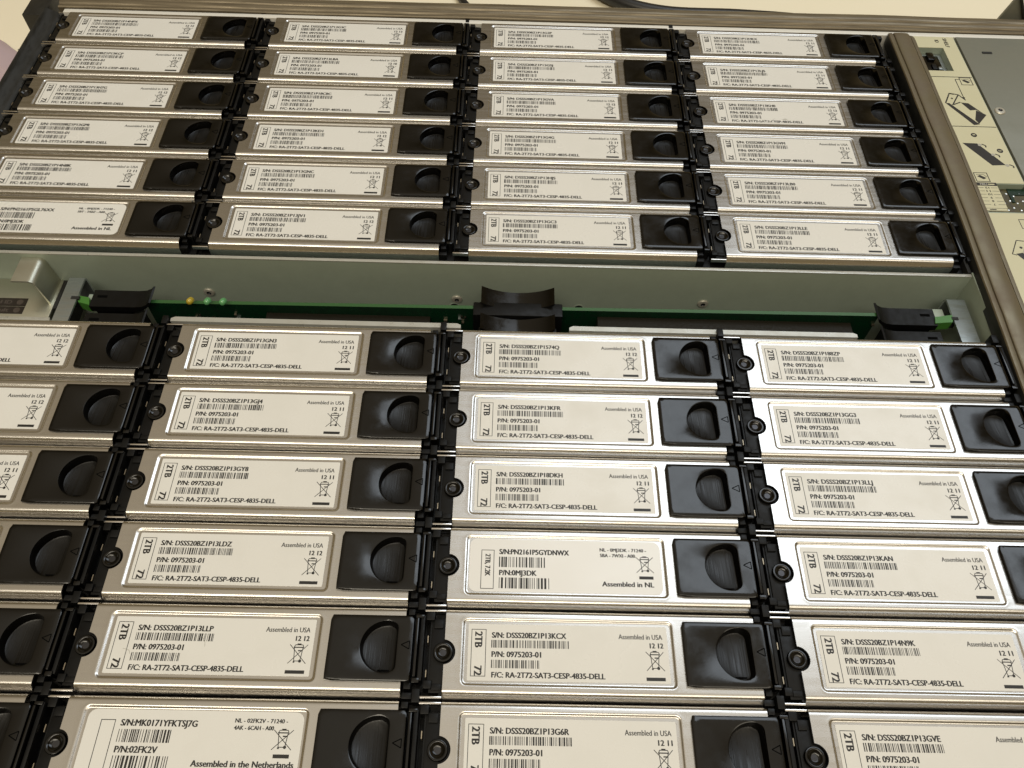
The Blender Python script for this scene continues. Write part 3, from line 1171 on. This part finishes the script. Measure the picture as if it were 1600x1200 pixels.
for q in range(14):
    x = sm.choice((sm.uniform(95, 135), sm.uniform(405, 430), sm.uniform(214, 232)))
    zz = sm.uniform(-22, -13)
    c_.box(x, x + sm.uniform(.8, 1.8), 23.2, 24.15, zz, zz + sm.uniform(.6, 1.2), sm.choice(('galv', 'conn', 'brass', 'conn')))
bpart(c_, 'solder_joints')

# two curved finger grips in the middle
for y0, y1, zt in ((24.9, 34.6, -9.0), (10.6, 19.2, -9.0)):
    g = MB()
    pr, inn = [], []
    R_ = 26.0
    half = 16.4
    for q in range(21):
        x = -half + 2 * half * q / 20
        zz = zt + (R_ - math.sqrt(R_ * R_ - half * half)) * 0.0 + (R_ - math.sqrt(R_ * R_ - x * x)) * 0.75 - 1.6
        pr.append((251.4 + x, zz))
        inn.append((251.4 + x * 0.985, zz - 1.3))
    g.extrude_profile(pr + inn[::-1], 'y', y0, y1, 'plastic')
    g.box(244.0, 259.0, y0 + 1.6, y1 - 1.0, -40, zt - 2.6, 'plastic_matt')
    g.box(234.2, 238.2, y0 + 1.5, y0 + 5.0, -40, zt - 2.8, 'plastic_matt', 0.4)
    g.box(264.6, 268.8, y0 + 1.5, y0 + 5.0, -40, zt - 2.8, 'plastic_matt', 0.4)
    bpart(g, 'finger_grip')
g = MB()
g.box(231.5, 271.5, 20.0, 27.4, -45, -8.9, 'plastic_matt', 0.6)
g.box(231.5, 237.0, 26.2, 31.0, -45, -14.5, 'plastic_matt', 0.6)
g.box(266.0, 271.5, 26.2, 31.0, -45, -14.5, 'plastic_matt', 0.6)
bpart(g, 'grip_block')

# ejector latches left and right, one pair in front of and one behind the board
for side_ in (-1, 1):
    for y0, y1 in ((21.5, 31.0), (8.6, 17.8)):
        e_ = MB()
        if side_ < 0:
            X = lambda u: 60.4 + u
            zt = -11.5
        else:
            X = lambda u: 440.6 - u
            zt = -10.6
        pr = [(X(0), zt), (X(20), zt), (X(23.5), zt + 0.5), (X(26.0), zt + 1.8), (X(27.6), zt + 3.6),
              (X(28.3), zt + 3.3), (X(27.2), zt + 1.2), (X(24.8), zt - 1.0), (X(22.0), zt - 2.6), (X(20), zt - 3.4), (X(0), zt - 3.4)]
        e_.extrude_profile(pr, 'y', y0, y1, 'plastic_matt')
        xa, xb = sorted((X(2.2), X(6.6)))
        e_.box(xa, xb, (y0 + y1) / 2 + .4, (y0 + y1) / 2 + 1.8, zt + 0.0, zt + 0.06, 'groove')
        xa, xb = sorted((X(1), X(18)))
        e_.box(xa, xb, y0 + 1.5, y1 - 1.0, -45, zt - 3.4, 'plastic_matt')
        bpart(e_, 'ejector_latch')
    t_ = MB()
    if side_ < 0:
        pr = [(60.6, 22.0), (55.4, 23.4), (54.4, 25.2), (55.0, 27.0), (59.4, 26.2)]
        zz = -11.0
    else:
        pr = [(439.4, 22.4), (447.4, 23.2), (448.4, 25.6), (448.2, 27.4), (440.2, 26.0)]
        zz = -10.0
    t_.extrude_profile(pr, 'z', zz - 5, zz, 'greentab')
    bpart(t_, 'green_tab', smooth=False)
    t_ = MB()
    if side_ < 0:
        t_.box(52.0, 55.6, 24.4, 26.0, -16, -10.05, 'dark')
        t_.box(56.5, 62.5, 27.6, 31.0, -18, -14.5, 'zinc', 0.3)
    else:
        t_.box(447.6, 450.6, 24.6, 26.2, -16, -9.9, 'dark')
        t_.box(439.0, 447.6, 28.0, 34.0, -18, -14.0, 'zinc', 0.3)
    bpart(t_, 'latch_stop')

# ---------------------------------------------------------------- behind the chassis: cables, cloth, grey bracket
def cable(name, pts, r, label):
    m_ = MB()
    # smooth the path with Catmull-Rom
    P = [Vector(p) for p in pts]
    out = []
    for a in range(len(P) - 1):
        p0, p1, p2, p3 = P[max(a - 1, 0)], P[a], P[a + 1], P[min(a + 2, len(P) - 1)]
        for s in range(8):
            t = s / 8
            out.append(0.5 * ((2 * p1) + (p2 - p0) * t + (2 * p0 - 5 * p1 + 4 * p2 - p3) * t * t + (3 * p1 - p0 - 3 * p2 + p3) * t ** 3))
    out.append(P[-1])
    m_.tube(out, r, 'cable')
    o = m_.build(name)
    tag(o, label, 'cable')
    return o


cable('power_cable', [(250, 560, -104), (300, 470, -104), (330, 432, -104), (370, 415, -104), (430, 413, -104), (485, 408, -104), (530, 395, -104), (560, 370, -104)], 5.5,
      'thick black cable curving behind the rear bar on the cream surface')
cable('thin_cable', [(30, 470, -107), (50, 425, -107), (75, 402, -107), (110, 380, -107)], 3.0, 'thin black cable end behind the rear bar, left of the other cables')
cable('thin_cable', [(170, 520, -107), (200, 440, -107), (216, 405, -107), (225, 360, -107)], 3.0, 'short straight black cable behind the rear bar, between the other two cables')

# crumpled pale pink cloth on the left
cl = MB()
i = cl.mi('cloth')
gn = 26
g = []
for a in range(gn + 1):
    row = []
    for b in range(gn + 1):
        rr, an = a / gn, b / gn * 2 * math.pi
        u, v = rr * math.cos(an), rr * math.sin(an)
        edge = 1 + .07 * math.sin(3 * an + 1) + .04 * math.sin(7 * an)
        x = -188 + u * 74 * edge
        y = 306 + v * 66 * edge
        h = max(0, 1 - rr ** 3) * 38
        h += 6 * math.sin(u * 5 + v * 3) * max(0, 1 - rr) + 4 * math.sin(v * 9 - u * 4) * max(0, 1 - rr)
        if abs(v + .05 + .2 * u) < .1:
            h *= .72
        row.append(cl.bm.verts.new(Vector((x, y, -109.5 + h)) * MM))
    g.append(row)
for a in range(gn):
    for b in range(gn):
        cl.bm.faces.new((g[a][b], g[a + 1][b], g[a + 1][b + 1], g[a][b + 1])).material_index = i
co = cl.build('cloth')
for p in co.data.polygons:
    p.use_smooth = True
tag(co, 'crumpled pale pink cloth lying on the cream surface beyond the left rail', 'cloth')

# grey upright bracket at the far right corner
gb = MB()
gb.extrude_profile([(532.0, -20.0), (541.5, 13.5), (560.0, -14.0)], 'y', 249.5, 251.0, 'plate')
gb.extrude_profile([(541.5, 13.6), (542.6, 14.2), (561.2, -13.4), (560.0, -14.0)], 'y', 247.5, 251.0, 'darkrail')
gb.box(530.0, 562.0, 245.6, 251.0, -109, -20.0, 'plate')
gr = gb.build('metal_bracket')
tag(gr, 'grey triangular metal bracket standing at the far right corner behind the rear bar', 'bracket')
